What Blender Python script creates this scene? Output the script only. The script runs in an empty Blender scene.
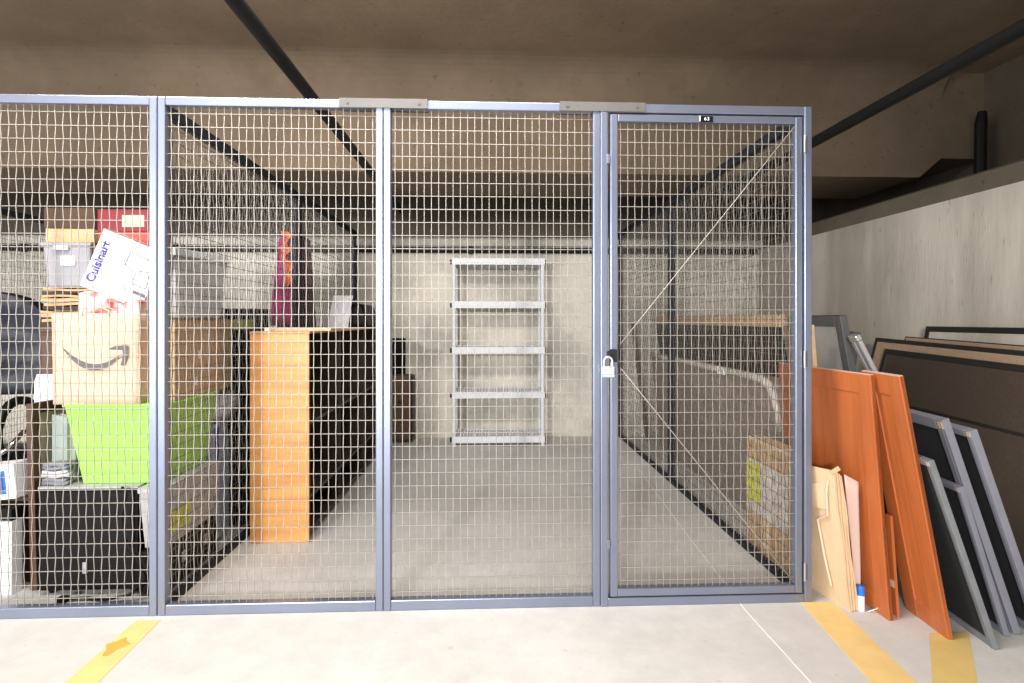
import bpy, math, random
from mathutils import Vector, Matrix, noise
random.seed(7)
SC = bpy.context.scene
COL = SC.collection
R = math.radians

# ------------------------------------------------------------------ materials
def mat(name, col, rough=.6, metal=0., var=.0, scale=6., bump=0., bscale=40., coat=0., stretch=(1, 1, 1),
        col2=None, spec=.5, detail=5.):
    m = bpy.data.materials.new(name); m.use_nodes = True
    nt = m.node_tree; b = nt.nodes['Principled BSDF']
    b.inputs['Base Color'].default_value = (*col, 1)
    b.inputs['Roughness'].default_value = rough
    b.inputs['Metallic'].default_value = metal
    b.inputs['Specular IOR Level'].default_value = spec
    if coat: b.inputs['Coat Weight'].default_value = coat; b.inputs['Coat Roughness'].default_value = .15
    if var or bump or col2:
        tc = nt.nodes.new('ShaderNodeTexCoord'); mp = nt.nodes.new('ShaderNodeMapping')
        mp.inputs['Scale'].default_value = stretch
        nt.links.new(tc.outputs['Object'], mp.inputs['Vector'])
    if var or col2:
        n = nt.nodes.new('ShaderNodeTexNoise'); n.inputs['Scale'].default_value = scale
        n.inputs['Detail'].default_value = detail; n.inputs['Roughness'].default_value = .62
        nt.links.new(mp.outputs['Vector'], n.inputs['Vector'])
        cr = nt.nodes.new('ShaderNodeValToRGB')
        c2 = col2 if col2 else tuple(c * (1 - var) for c in col)
        cr.color_ramp.elements[0].position = .32; cr.color_ramp.elements[1].position = .68
        cr.color_ramp.elements[0].color = (*c2, 1)
        cr.color_ramp.elements[1].color = (*[min(1, c * (1 + var * .5)) for c in col], 1)
        nt.links.new(n.outputs['Fac'], cr.inputs['Fac'])
        nt.links.new(cr.outputs['Color'], b.inputs['Base Color'])
    if bump:
        n2 = nt.nodes.new('ShaderNodeTexNoise'); n2.inputs['Scale'].default_value = bscale
        n2.inputs['Detail'].default_value = 4
        nt.links.new(mp.outputs['Vector'], n2.inputs['Vector'])
        bp = nt.nodes.new('ShaderNodeBump'); bp.inputs['Strength'].default_value = bump
        bp.inputs['Distance'].default_value = .01
        nt.links.new(n2.outputs['Fac'], bp.inputs['Height'])
        nt.links.new(bp.outputs['Normal'], b.inputs['Normal'])
    return m

def concrete(name, base, stain, speck, s1=.9, s2=7., pit=.35, rough=.85, lo=.42, hi=.62, bump=.25, stretch=(1, 1, 1)):
    """large soft stains, mid mottling, small dark pits"""
    m = bpy.data.materials.new(name); m.use_nodes = True
    nt = m.node_tree; L = nt.links; b = nt.nodes['Principled BSDF']
    b.inputs['Roughness'].default_value = rough; b.inputs['Specular IOR Level'].default_value = .3
    tc = nt.nodes.new('ShaderNodeTexCoord'); mp = nt.nodes.new('ShaderNodeMapping')
    mp.inputs['Scale'].default_value = stretch
    L.new(tc.outputs['Object'], mp.inputs['Vector'])
    def nz(s, d, r=.6):
        n = nt.nodes.new('ShaderNodeTexNoise'); n.inputs['Scale'].default_value = s
        n.inputs['Detail'].default_value = d; n.inputs['Roughness'].default_value = r
        L.new(mp.outputs['Vector'], n.inputs['Vector']); return n
    def ramp(src, p0, p1, c0, c1):
        r = nt.nodes.new('ShaderNodeValToRGB'); e = r.color_ramp.elements
        e[0].position = p0; e[1].position = p1; e[0].color = (*c0, 1); e[1].color = (*c1, 1)
        L.new(src, r.inputs['Fac']); return r
    def mix(a, bb, fac, mode='MULTIPLY'):
        x = nt.nodes.new('ShaderNodeMix'); x.data_type = 'RGBA'; x.blend_type = mode
        L.new(a, x.inputs[6]); L.new(bb, x.inputs[7])
        if isinstance(fac, float): x.inputs[0].default_value = fac
        else: L.new(fac, x.inputs[0])
        return x.outputs[2]
    big = ramp(nz(s1, 6).outputs['Fac'], lo, hi, stain, base)
    mid = ramp(nz(s2, 8, .7).outputs['Fac'], .3, .7, (.86, .86, .86), (1, 1, 1))
    out = mix(big.outputs['Color'], mid.outputs['Color'], 1.)
    pits = ramp(nz(26., 3, .5).outputs['Fac'], .27, .33, (1 - pit,) * 3, (1, 1, 1))
    out = mix(out, pits.outputs['Color'], 1.)
    L.new(out, b.inputs['Base Color'])
    bp = nt.nodes.new('ShaderNodeBump'); bp.inputs['Strength'].default_value = bump
    bp.inputs['Distance'].default_value = .01
    L.new(nz(30., 6).outputs['Fac'], bp.inputs['Height']); L.new(bp.outputs['Normal'], b.inputs['Normal'])
    return m

def wood(name, c1, c2, rough=.45, axis=2, scale=9.):
    st = [7, 7, 7]; st[axis] = .6
    return mat(name, c1, rough, var=.15, col2=c2, scale=scale * .35, stretch=tuple(st), bump=.05, bscale=20, detail=8)

M = dict(
    floor=concrete('floor_concrete', (.70, .685, .665), (.60, .58, .555), .5, s1=.7, s2=9, pit=.12, rough=.7, bump=.12),
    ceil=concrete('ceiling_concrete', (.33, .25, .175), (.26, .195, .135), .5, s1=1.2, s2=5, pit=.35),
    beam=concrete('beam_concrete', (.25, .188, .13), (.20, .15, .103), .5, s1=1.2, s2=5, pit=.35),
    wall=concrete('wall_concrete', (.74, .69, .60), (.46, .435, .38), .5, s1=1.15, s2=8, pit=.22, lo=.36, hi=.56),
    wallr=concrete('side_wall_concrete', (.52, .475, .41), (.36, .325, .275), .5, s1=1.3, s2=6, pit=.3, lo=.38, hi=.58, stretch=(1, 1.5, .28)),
    upper=concrete('shade_dark_concrete', (.15, .122, .092), (.11, .09, .066), .5),  # shade on the upper walls and wall cap is put into the colour
    steel=mat('blue_grey_paint', (.25, .28, .37), .36, metal=.72, var=.08, scale=3., coat=.2),
    dsteel=mat('shade_darkened_paint', (.015, .016, .023), .6, spec=.25),  # the blue grey paint again, with side partition shade in the colour
    wire=mat('galvanised_wire', (.31, .285, .255), .5, metal=.2),
    dwire=mat('shade_darkened_wire', (.13, .118, .107), .5, metal=.2),  # the galvanised wire again, darkened for shade on the side partitions
    rod=mat('brace_rod', (.38, .345, .31), .5, metal=.3),
    sleeve=mat('grey_sleeve', (.10, .093, .088), .45, var=.15),
    lockm=mat('brushed_steel', (.72, .72, .75), .35, metal=.6),
    chrome=mat('polished_chrome', (.85, .86, .88), .12, metal=1.),
    alu=mat('aluminium', (.62, .64, .67), .3, metal=.75),
    white=mat('white_card', (.83, .83, .85), .55, var=.04),
    whitepl=mat('grey_white_plastic', (.68, .69, .72), .45),
    black=mat('black_laminate', (.004, .004, .0042), .5, var=.2, spec=.15),
    blackpl=mat('black_plastic', (.006, .006, .0065), .5, spec=.18),
    navy=mat('navy_leather', (.006, .008, .019), .45, spec=.3, bump=1., bscale=9),
    green=mat('lime_plastic', (.35, .72, .12), .4, var=.05),
    greypl=mat('grey_plastic', (.46, .46, .475), .42, var=.1),
    clear=mat('milky_plastic', (.30, .30, .33), .22, var=.12),
    card=mat('brown_cardboard', (.52, .33, .17), .8, var=.12, scale=10),
    cardd=mat('dark_cardboard', (.062, .032, .015), .8, var=.2),
    cardl=mat('pale_cardboard', (.68, .49, .30), .8, var=.10, scale=12),
    kraft=mat('kraft_paper', (.70, .51, .37), .75, var=.06, bump=.15, bscale=6),
    printgrey=mat('grey_print', (.13, .12, .13), .7),
    blueink=mat('blue_ink', (.045, .04, .28), .5),
    bluepic=mat('blue_picture', (.03, .06, .30), .4, var=.5, scale=12),
    red=mat('red_card', (.60, .02, .025), .45),
    reddk=mat('dark_red_card', (.17, .006, .012), .5),
    redor=mat('bright_red_band', (.85, .05, .03), .45),
    redprint=mat('red_leaf_print', (.85, .78, .76), .6, col2=(.66, .03, .03), scale=17, var=.02, detail=1.),
    orange=wood('orange_maple', (.74, .36, .105), (.62, .27, .07), .42, axis=0),
    shadewood=wood('shade_dark_wood', (.05, .033, .025), (.03, .02, .015), .5, axis=1),  # bookcase wood with the unlit inside's shade put into the colour
    cherry=wood('cherry_panel', (.46, .128, .036), (.37, .098, .026), .42, axis=2),
    cherryedge=mat('pale_panel_edge', (.58, .42, .36), .5),
    brownwood=wood('brown_wood', (.10, .048, .026), (.065, .03, .016), .5, axis=2),
    tanwood=wood('tan_wood', (.60, .40, .23), (.50, .32, .17), .6, axis=1),
    mat_c=mat('cream_mat', (.62, .56, .43), .8),
    pale=mat('pale_green_cloth', (.36, .43, .40), .8, var=.15),
    greycl=mat('grey_cloth', (.24, .25, .29), .9, var=.4, scale=12),
    whitecl=mat('white_cloth', (.62, .62, .66), .9, var=.35, scale=11, bump=.5, bscale=16),
    bluecl=mat('light_blue_cover', (.40, .52, .70), .7, var=.3, scale=9),
    deepblue=mat('deep_blue', (.03, .035, .35), .5),
    magenta=mat('magenta_cloth', (.52, .03, .23), .85, var=.4, scale=9),
    orangecl=mat('orange_ruffle', (.78, .17, .05), .85, var=.4, scale=22),
    maroon=mat('maroon_cloth', (.06, .010, .026), .9, var=.4, scale=7),
    paper=mat('printed_paper', (.75, .75, .80), .7, col2=(.50, .50, .56), var=.02, scale=26, stretch=(1, 1, .5)),
    yellow=mat('yellow_label', (.62, .60, .05), .6, var=.2),
    olive=mat('yellow_green_card', (.42, .42, .13), .7),
    suit=mat('tan_case', (.13, .075, .045), .55, var=.2),
    suittrim=mat('case_trim', (.022, .016, .012), .5),
    stripe=mat('yellow_floor_paint', (.78, .55, .22), .7, var=.10, scale=7),
    stripe2=mat('faded_yellow_paint', (.66, .48, .17), .7, var=.12, scale=5),
    rust=mat('rust_stain', (.62, .36, .06), .8, var=.2),
    joint=mat('floor_joint', (.80, .80, .78), .8),
    pipe=mat('black_pipe', (.008, .008, .0075), .6, var=.2, spec=.25),
    quilt=mat('quilted_cover', (.34, .275, .225), .9, col2=(.25, .20, .165), var=.1, scale=7, bump=.6, bscale=8),
    plast=mat('clear_wrap', (.72, .63, .55), .35, col2=(.46, .40, .34), var=.2, scale=14),
    fabric=mat('brown_screen_fabric', (.046, .030, .020), .9, var=.18, scale=60),
    tanfab=mat('tan_edge_fabric', (.30, .205, .135), .85, var=.12, scale=50),
    blackfr=mat('black_frame', (.014, .013, .012), .5),
    mgreyfr=mat('weathered_grey_frame', (.20, .21, .225), .4, metal=.2, var=.2, scale=9),
    greyfr=mat('grey_window_frame', (.19, .19, .22), .45, var=.12, scale=5),
    dgreyfr=mat('dark_grey_frame', (.085, .085, .085), .45, var=.15),
    screen=mat('black_insect_screen', (.010, .010, .011), .85),
    blue=mat('blue_cap', (.02, .16, .62), .35),
    red_d=mat('dull_red', (.25, .05, .03), .7),
)
def glass(name):
    m = bpy.data.materials.new(name); m.use_nodes = True
    b = m.node_tree.nodes['Principled BSDF']
    b.inputs['Base Color'].default_value = (.9, .93, .93, 1); b.inputs['Roughness'].default_value = .06
    b.inputs['Alpha'].default_value = .09
    return m
M['glass'] = glass('window_glass')

# ------------------------------------------------------------------ mesh builder
class MB:
    def __init__(s): s.v = []; s.f = []; s.mi = []; s.cur = 0
    def add(s, vs, fs):
        o = len(s.v); s.v += [tuple(p) for p in vs]
        for f in fs: s.f.append(tuple(i + o for i in f)); s.mi.append(s.cur)
        return s
    def hexa(s, p):   # 4 bottom (ccw from above), 4 top
        return s.add(p, [(3, 2, 1, 0), (4, 5, 6, 7), (0, 1, 5, 4), (1, 2, 6, 5), (2, 3, 7, 6), (3, 0, 4, 7)])
    def box(s, x0, x1, y0, y1, z0, z1):
        return s.hexa([(x0, y0, z0), (x1, y0, z0), (x1, y1, z0), (x0, y1, z0), (x0, y0, z1), (x1, y0, z1), (x1, y1, z1), (x0, y1, z1)])
    def frustum(s, b, zb, t, zt):
        (a0, a1, c0, c1), (d0, d1, e0, e1) = b, t
        return s.hexa([(a0, c0, zb), (a1, c0, zb), (a1, c1, zb), (a0, c1, zb), (d0, e0, zt), (d1, e0, zt), (d1, e1, zt), (d0, e1, zt)])
    def prism(s, poly, lo, hi, axis='y'):
        n = len(poly)
        def P(a, b, h): return {'y': (a, h, b), 'x': (h, a, b), 'z': (a, b, h)}[axis]
        vs = [P(a, b, lo) for a, b in poly] + [P(a, b, hi) for a, b in poly]
        fs = [tuple(range(n)), tuple(range(2 * n - 1, n - 1, -1))] + [(i, i + n, (i + 1) % n + n, (i + 1) % n) for i in range(n)]
        return s.add(vs, fs)
    def tube(s, pts, r, n=8, caps=True, closed=False):
        P = [Vector(p) for p in pts]; k = len(P); rr = r if isinstance(r, (list, tuple)) else [r] * k
        vs = []; ref = None
        for i in range(k):
            if closed: t = P[(i + 1) % k] - P[i - 1]
            else: t = P[min(i + 1, k - 1)] - P[max(i - 1, 0)]
            t.normalize()
            if ref is None: ref = Vector((0, 0, 1)) if abs(t.z) < .9 else Vector((1, 0, 0))
            a = t.cross(ref)
            if a.length < 1e-5: a = t.cross(Vector((0, 1, 0)))
            a.normalize(); b = a.cross(t); ref = b
            for j in range(n):
                q = 2 * math.pi * (j + .5) / n
                vs.append(P[i] + (a * math.cos(q) + b * math.sin(q)) * rr[i])
        fs = []
        for i in range(k if closed else k - 1):
            for j in range(n):
                i2 = (i + 1) % k
                fs.append((i * n + j, i * n + (j + 1) % n, i2 * n + (j + 1) % n, i2 * n + j))
        if caps and not closed: fs += [tuple(range(n - 1, -1, -1)), tuple((k - 1) * n + j for j in range(n))]
        return s.add(vs, fs)
    def lathe(s, prof, n=20, c=(0, 0)):
        vs = []; k = len(prof)
        for r, z in prof:
            for j in range(n):
                q = 2 * math.pi * j / n; vs.append((c[0] + r * math.cos(q), c[1] + r * math.sin(q), z))
        fs = [(i * n + j, i * n + (j + 1) % n, (i + 1) * n + (j + 1) % n, (i + 1) * n + j) for i in range(k - 1) for j in range(n)]
        fs += [tuple(range(n - 1, -1, -1)), tuple((k - 1) * n + j for j in range(n))]
        return s.add(vs, fs)
    def sheet(s, fn, nu, nv, t=0., nrm=(0, 1, 0)):
        """closed double skin from fn(u,v)->point, offset t along nrm"""
        N = Vector(nrm) * t
        vs = [fn(i / nu, j / nv) for j in range(nv + 1) for i in range(nu + 1)]
        k = len(vs); vs = [Vector(p) for p in vs]; vs += [p + N for p in vs]
        W = nu + 1; fs = []
        for j in range(nv):
            for i in range(nu):
                a = j * W + i; q = (a, a + 1, a + W + 1, a + W)
                fs.append(q); fs.append(tuple(x + k for x in reversed(q)))
        edge = [i for i in range(W)] + [j * W + nu for j in range(1, nv + 1)] + [nv * W + i for i in range(nu - 1, -1, -1)] + [j * W for j in range(nv - 1, 0, -1)]
        for i in range(len(edge)):
            a, b = edge[i], edge[(i + 1) % len(edge)]; fs.append((b, a, a + k, b + k))
        return s.add(vs, fs)
    def build(s, name, m, parent=None, bevel=0., smooth=False, sub=0, seg=2):
        me = bpy.data.meshes.new(name); me.from_pydata(s.v, [], s.f)
        ms = m if isinstance(m, list) else [m]
        for x in ms: me.materials.append(M[x])
        if len(ms) > 1: me.polygons.foreach_set('material_index', s.mi)
        if smooth: me.polygons.foreach_set('use_smooth', [True] * len(me.polygons))
        me.validate(); me.update()
        o = bpy.data.objects.new(name, me); COL.objects.link(o)
        if parent: o.parent = parent
        if bevel:
            b = o.modifiers.new('bevel', 'BEVEL'); b.width = bevel; b.segments = seg; b.limit_method = 'ANGLE'
        if sub:
            b = o.modifiers.new('sub', 'SUBSURF'); b.levels = sub; b.render_levels = sub
        return o

def tag(o, label, cat, group=None):
    o['label'] = label; o['category'] = cat
    if group: o['group'] = group
    return o
def thing(name, label, cat, loc=(0, 0, 0), rz=0., group=None, mx=None):
    o = bpy.data.objects.new(name, None); COL.objects.link(o); o.empty_display_size = .1
    if mx is not None: o.matrix_world = mx
    else: o.location = loc; o.rotation_euler = (0, 0, R(rz))
    return tag(o, label, cat, group)
def struct(o): o['kind'] = 'structure'; return o
def bx(*a): return MB().box(*a)
def text_obj(name, s, size, depth, m, parent, mx):
    c = bpy.data.curves.new(name, 'FONT'); c.body = s; c.size = size; c.extrude = depth
    c.offset = size * .034 if size > .04 else 0.; c.space_character = 1.0 if size > .04 else 1.25; c.align_x = 'CENTER'; c.align_y = 'CENTER'
    t = bpy.data.objects.new(name + '_curve', c); COL.objects.link(t)
    bpy.context.view_layer.update()
    me = bpy.data.meshes.new_from_object(t.evaluated_get(bpy.context.evaluated_depsgraph_get()))
    bpy.data.objects.remove(t)
    me.name = name; me.materials.clear(); me.materials.append(M[m])
    o = bpy.data.objects.new(name, me); COL.objects.link(o); o.parent = parent; o.matrix_local = mx
    return o
def copy_tree(o, parent=None):
    c = o.copy(); COL.objects.link(c)
    if parent: c.parent = parent
    for ch in list(o.children): copy_tree(ch, c)
    return c
def lean(B, ang, d, h):
    """frame of a board leaning on its bottom edge: x along the edge, z up the slope, +y = underside, seen face"""
    u = Vector((math.cos(R(ang)), math.sin(R(ang)), 0)); n = Vector((-u.y, u.x, 0))
    s = n * d + Vector((0, 0, h)); L = s.length; s.normalize(); y = s.cross(u)
    mx = Matrix(((u.x, y.x, s.x, B[0]), (u.y, y.y, s.y, B[1]), (u.z, y.z, s.z, B[2] if len(B) > 2 else 0), (0, 0, 0, 1)))
    return mx, L

# ------------------------------------------------------------------ the setting
FY, BY, RX = 2.43, 5.95, 2.90        # cage front, back wall, right wall
struct(bx(-9, 7, -7, BY + .2, -.2, 0).build('floor', 'floor'))
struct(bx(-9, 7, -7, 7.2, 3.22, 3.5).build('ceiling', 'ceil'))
w = MB().box(-9, RX, BY, BY + .25, 0, 2.0)
struct(w.build('wall_back', 'wall'))
struct(MB().prism([(BY - .05, 2.0), (BY + .6, 2.0), (BY + .6, 2.09), (BY - .03, 2.09), (BY - .05, 2.07)], -9, RX + .3, 'x').build('trim_1', 'wall'))
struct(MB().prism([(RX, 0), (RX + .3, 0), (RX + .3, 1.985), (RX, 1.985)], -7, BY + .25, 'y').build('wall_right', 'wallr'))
struct(MB().prism([(RX + .0, 1.985), (RX + .3, 1.985), (RX + .3, 2.13), (RX + .09, 2.13), (RX + .02, 2.10)], -7, BY + .25, 'y').build('wall_top_shade_strip', 'upper'))  # top strip of the right wall, split off to carry painted shade
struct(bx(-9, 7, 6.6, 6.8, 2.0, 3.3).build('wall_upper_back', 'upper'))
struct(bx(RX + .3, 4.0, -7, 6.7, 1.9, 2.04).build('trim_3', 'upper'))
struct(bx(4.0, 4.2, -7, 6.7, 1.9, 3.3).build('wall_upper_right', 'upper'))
for yy in (-2.0, -6.3): struct(bx(-9, 4.0, yy - .35, yy, 2.205, 3.23).build('ceiling_or_added_beam', 'beam'))  # unseen beams added behind the camera to keep light off the ceiling
# the deep beam: a long downstand with a rounded haunch at the slab and a chamfered end
beam = MB()
prof = [(4.4, 2.375), *[(4.4 - .26 * (1 - math.cos(R(a))), 2.965 + .26 * math.sin(R(a))) for a in range(0, 91, 10)], (5.2, 3.23), (5.2, 2.375)]
beam.prism(prof, -9, 3.46, 'x')
e = [(4.4, 2.53), *[(4.4 - .26 * (1 - math.cos(R(a))), 2.965 + .26 * math.sin(R(a))) for a in range(0, 91, 10)], (5.2, 3.23), (5.2, 2.53)]
vs = [(3.46, a, b) for a, b in prof] + [(3.64, a, b) for a, b in e]; n = len(prof)
beam.add(vs, [tuple(range(2 * n - 1, n - 1, -1))] + [(i, i + n, (i + 1) % n + n, (i + 1) % n) for i in range(n)])
beam.box(3.64, 4.05, 4.4, 5.2, 2.53, 3.23)
struct(beam.build('ceiling_or_added_beam', 'beam'))
# floor joint cut in the slab
jt = MB(); pts = [(1.10, 1.6), (1.095, 1.87), (1.09, 2.36), (1.14, 3.2), (1.24, 4.6)]
for (a, b), (c, d) in zip(pts, pts[1:]): jt.hexa([(a - .0022, b, -.01), (a + .0022, b, -.01), (c + .0022, d, -.01), (c - .0022, d, -.01), (a - .0022, b, .0015), (a + .0022, b, .0015), (c + .0022, d, .0015), (c - .0022, d, .0015)])
struct(jt.build('trim_2', 'joint'))

def stripe(p, m, label):
    vs = [(x, y, 0) for x, y in p] + [(x, y, .0015) for x, y in p]
    return tag(MB().hexa(vs).build('painted_stripe', m), label, 'floor stripe')
s1 = stripe([(-1.425, 1.2), (-1.285, 1.2), (-1.338, 2.375), (-1.437, 2.375)], 'stripe', 'yellow painted floor stripe left of the cage front, with a rust stain')
st = MB(); c = [(-1.40 + .035 * math.cos(a) * (1 + .4 * math.sin(3 * a)), 2.19 + .05 * math.sin(a) * (1 + .3 * math.cos(4 * a))) for a in [k * .35 for k in range(18)]]
st.prism(c, .0014, .0022, 'z').build('rust_stain', 'rust', s1)
stripe([(1.235, 1.3), (1.405, 1.3), (1.50, 2.40), (1.36, 2.41)], 'stripe', 'yellow floor stripe running from the cage corner post toward the viewer')
stripe([(1.08, 1.3), (1.23, 1.3), (1.89, 2.15), (1.73, 2.15)], 'stripe2', 'faded yellow floor stripe beneath the near orange wood panel')

# overhead pipes
def pipe(x, z, y0, y1, r, label):
    t = thing('ceiling_pipe', label, 'pipe', (x, (y0 + y1) / 2, z)); L = (y1 - y0) / 2
    MB().tube([(0, -L, 0), (0, L, 0)], r, 16).build('pipe_run', 'pipe', t, smooth=False)
    for y in (-L * .55, L * .2, L * .62):
        MB().tube([(0, y - .035, 0), (0, y + .035, 0)], r * 1.04, 16).build('coupling', 'pipe', t)
pipe(-.895, 2.36, -1.0, 5.9, .03, 'black sprinkler pipe running overhead across the left of the cage')
pipe(2.03, 2.34, -1.0, 5.9, .031, 'thick black pipe running overhead at the right of the cage')
cd = thing('ledge_shading', 'added dark shading tube along the back wall just under its ledge', 'shading', (-2, BY - .032, 1.958))  # dark tube added for the shadow line under the ledge
MB().tube([(-6, 0, 0), (4.86, 0, 0)], .03, 10).build('shading_run', 'pipe', cd)
for x in (-3, -1.5, 0., 1.5, 3.): MB().box(x + .3, x + .33, -.034, .03, -.04, .04).build('shading_band', 'pipe', cd)
sp = thing('standpipe', 'black capped pipe standing on the right wall ledge at the beam end', 'pipe', (3.80, 4.22, 2.04))
MB().tube([(0, 0, 0), (0, 0, .2), (.01, 0, .72), (.02, 0, .80)], [.04, .04, .04, .03], 12).build('pipe_run', 'pipe', sp)
MB().lathe([(.075, 0), (.07, .05), (.045, .09)], 14).build('pipe_flange', 'pipe', sp)
bp_ = tag(MB().prism([(3.36, 2.04), (3.64, 2.04), (3.64, 2.25), (3.52, 2.22), (3.44, 2.12)], 4.3, 4.75, 'y').build('bearing_block', 'pipe', bevel=.02), 'dark lump of a bearing pad under the beam end, beside the standpipe', 'bearing pad')

# ------------------------------------------------------------------ the cage
WR = .0018
def wire_mesh(u0, u1, z0, z1, pu=.0307, pz=.0562, amp=.0028, off_u=0., off_z=0.):
    """woven wire in the local xz plane"""
    mb = MB(); n = max(2, int(round((u1 - u0) / pu))); k = max(2, int(round((z1 - z0) / pz)))
    zs = [z0 + (j + .5) * (z1 - z0) / k for j in range(k)]
    for i in range(n):
        x = u0 + (i + .5) * (u1 - u0) / n
        pts = [(x, 0, z0 - .008)] + [(x, amp * (1 if (i + j) % 2 else -1), z) for j, z in enumerate(zs)] + [(x, 0, z1 + .008)]
        mb.tube(pts, WR, 4, caps=False)
    for z in zs:
        mb.tube([(u0 - .008, 0, z), (u1 + .008, 0, z)], WR, 4, caps=False)
    return mb
def channel(mb, x0, x1, z0, z1, d=.02, vert=True, groove=False):
    """frame member with a shallow centre recess on both faces"""
    mb.box(x0, x1, -d, d, z0, z1)
def cage_panel(label, loc, rz, w, z0, z1, sw, tr, br, m='steel', wm='wire', mids=()):
    t = thing('cage_panel', label, 'cage panel', loc, rz)
    for a, b in ((0, sw), (w - sw, w)):
        MB().box(a, b, -.02, .02, z0, z1).build('stile', m, t, bevel=.004)
    MB().box(sw, w - sw, -.019, .019, z1 - tr, z1).build('rail', m, t, bevel=.004)
    MB().box(sw, w - sw, -.019, .019, z0, z0 + br).build('rail', m, t, bevel=.004)
    for a in mids: MB().box(a - .018, a + .018, .002, .03, z0 + br, z1 - tr).build('post', m, t, bevel=.003)
    wire_mesh(sw, w - sw, z0 + br, z1 - tr).build('wire_mesh', wm, t)
    return t
H = 2.16
# front run (x grows to the right); the two stiles meeting at each line read as one grooved post
cage_panel('front wire mesh cage panel at far left, before the heap of stored boxes', (-2.342, FY, 0), 0, .967, 0, H, .031, .036, .045)
cage_panel('front wire mesh cage panel before the orange wood bookcase end', (-1.372, FY, 0), 0, .929, 0, H, .031, .036, .045)
cage_panel('front wire mesh cage panel before the grey shelving, beside the door', (-.4415, FY, 0), 0, .9235, 0, H, .031, .036, .045)
df = thing('door_frame', 'blue grey steel frame around the mesh door', 'door frame', (.482, FY, 0))
MB().box(.0005, .033, -.024, .024, 0, H).build('jamb', 'steel', df, bevel=.004)
MB().box(.894, .928, -.024, .024, 0, H).build('jamb', 'steel', df, bevel=.004)
MB().box(.033, .894, -.022, .022, H - .038, H).build('header', 'steel', df, bevel=.004)
MB().box(.033, .894, -.022, .022, 0, .036).build('sill', 'steel', df, bevel=.004)
for z in (.27, 1.92): MB().box(.026, .04, -.031, -.024, z - .02, z + .02).build('stop_clip', 'steel', df, bevel=.002)
for x, lab in ((-.44, 'grey splice sleeve capping the top rail above the middle post'), (.49, 'grey splice sleeve capping the top rail left of the door')):
    t = thing('splice_sleeve', lab, 'rail sleeve', (x, FY, H))
    MB().prism([(-.027, -.036), (-.023, -.036), (-.023, .001), (.023, .001), (.023, -.036), (.027, -.036), (.027, .003), (-.027, .003)], -.185, .185, 'x').build('channel', 'sleeve', t)
    for xx in (-.15, .15): MB().tube([(xx, -.031, -.016), (xx, -.026, -.016)], .006, 8).build('rivet', 'sleeve', t)
d = thing('cage_door', 'mesh cage door with diagonal braces and number plate', 'door', (.525, FY, 0))
D0, D1, DZ0, DZ1 = 0., .844, .040, 2.116
MB().box(0, .033, -.02, .02, DZ0, DZ1).build('stile', 'steel', d, bevel=.004)
MB().box(.813, .844, -.02, .02, DZ0, DZ1).build('stile', 'steel', d, bevel=.004)
MB().box(.033, .813, -.019, .019, DZ1 - .032, DZ1).build('rail', 'steel', d, bevel=.004)
MB().box(.033, .813, -.019, .019, DZ0, DZ0 + .034).build('rail', 'steel', d, bevel=.004)
wire_mesh(.033, .813, DZ0 + .034, DZ1 - .032).build('wire_mesh', 'wire', d)
for a, b in (((.036, -.011, 1.115), (.812, -.011, 2.074)), ((.036, -.011, 1.035), (.812, -.011, .082))):
    a, b = Vector(a), Vector(b); u = (b - a).normalized()
    MB().tube([a, a + u * .3, b - u * .3, b], .0021, 8).build('brace_rod', 'rod', d, smooth=True)
    MB().box(a.x - .006, a.x + .008, -.016, -.004, a.z - .01, a.z + .01).build('brace_clip', 'dsteel', d)
for z in (.135, 1.06, 1.995):
    h = MB().box(.846, .862, -.029, -.022, z - .035, z + .035).build('hinge', 'sleeve', d, bevel=.002)
    MB().tube([(.8485, -.03, z - .037), (.8485, -.03, z + .037)], .004, 8).build('hinge_pin', 'alu', h)
pl = MB().box(.385, .447, -.0225, -.02, DZ1 - .031, DZ1 - .005).build('number_plate', 'blackpl', d)
MB().box(.386, .391, -.0235, -.0224, DZ1 - .0285, DZ1 - .0045).build('white_margin', 'white', pl)
text_obj('plate_number', '63', .021, .0006, 'white', pl, Matrix.Translation((.419, -.0242, DZ1 - .018)) @ Matrix.Rotation(R(90), 4, 'X'))
hs = MB().box(.0, .03, -.027, -.02, 1.05, 1.105).build('latch_plate', 'dsteel', d, bevel=.002)
MB().tube([(-.006, -.024, 1.088), (-.006, -.036, 1.088)], .012, 10).build('latch_eye', 'dsteel', hs)
pk = thing('padlock', 'silver padlock hanging on the mesh door latch', 'padlock', (.5095, FY - .047, .985))
MB().box(-.026, .026, -.011, .011, .012, .05).build('lock_body', 'lockm', pk, bevel=.005)
for z in (.016, .030, .044): MB().box(-.0265, .0265, -.0115, .0115, z - .0012, z + .0012).build('laminate_seam', 'greypl', pk)
MB().box(-.0265, .0265, -.0117, .0117, .002, .013).build('base_band', 'bluecl', pk, bevel=.003)
MB().tube([(-.018, 0, .045), (-.018, 0, .065)] + [(.018 * math.cos(a), 0, .068 + .02 * math.sin(a)) for a in [math.pi * (1 - k / 10) for k in range(11)]] + [(.018, 0, .065), (.018, 0, .045)], .0048, 10).build('shackle', 'lockm', pk, smooth=True)

# side partitions (rz = 90: local x runs to the back)
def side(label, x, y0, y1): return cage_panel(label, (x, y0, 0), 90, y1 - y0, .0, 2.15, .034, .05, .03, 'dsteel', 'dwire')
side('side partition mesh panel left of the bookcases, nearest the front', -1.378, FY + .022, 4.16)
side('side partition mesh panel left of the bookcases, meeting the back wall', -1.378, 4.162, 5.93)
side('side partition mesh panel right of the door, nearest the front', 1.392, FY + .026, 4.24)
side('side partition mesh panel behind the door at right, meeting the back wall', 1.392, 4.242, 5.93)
side('far partition mesh panel beyond the navy office chair', -4.02, 4.162, 5.93)

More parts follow.
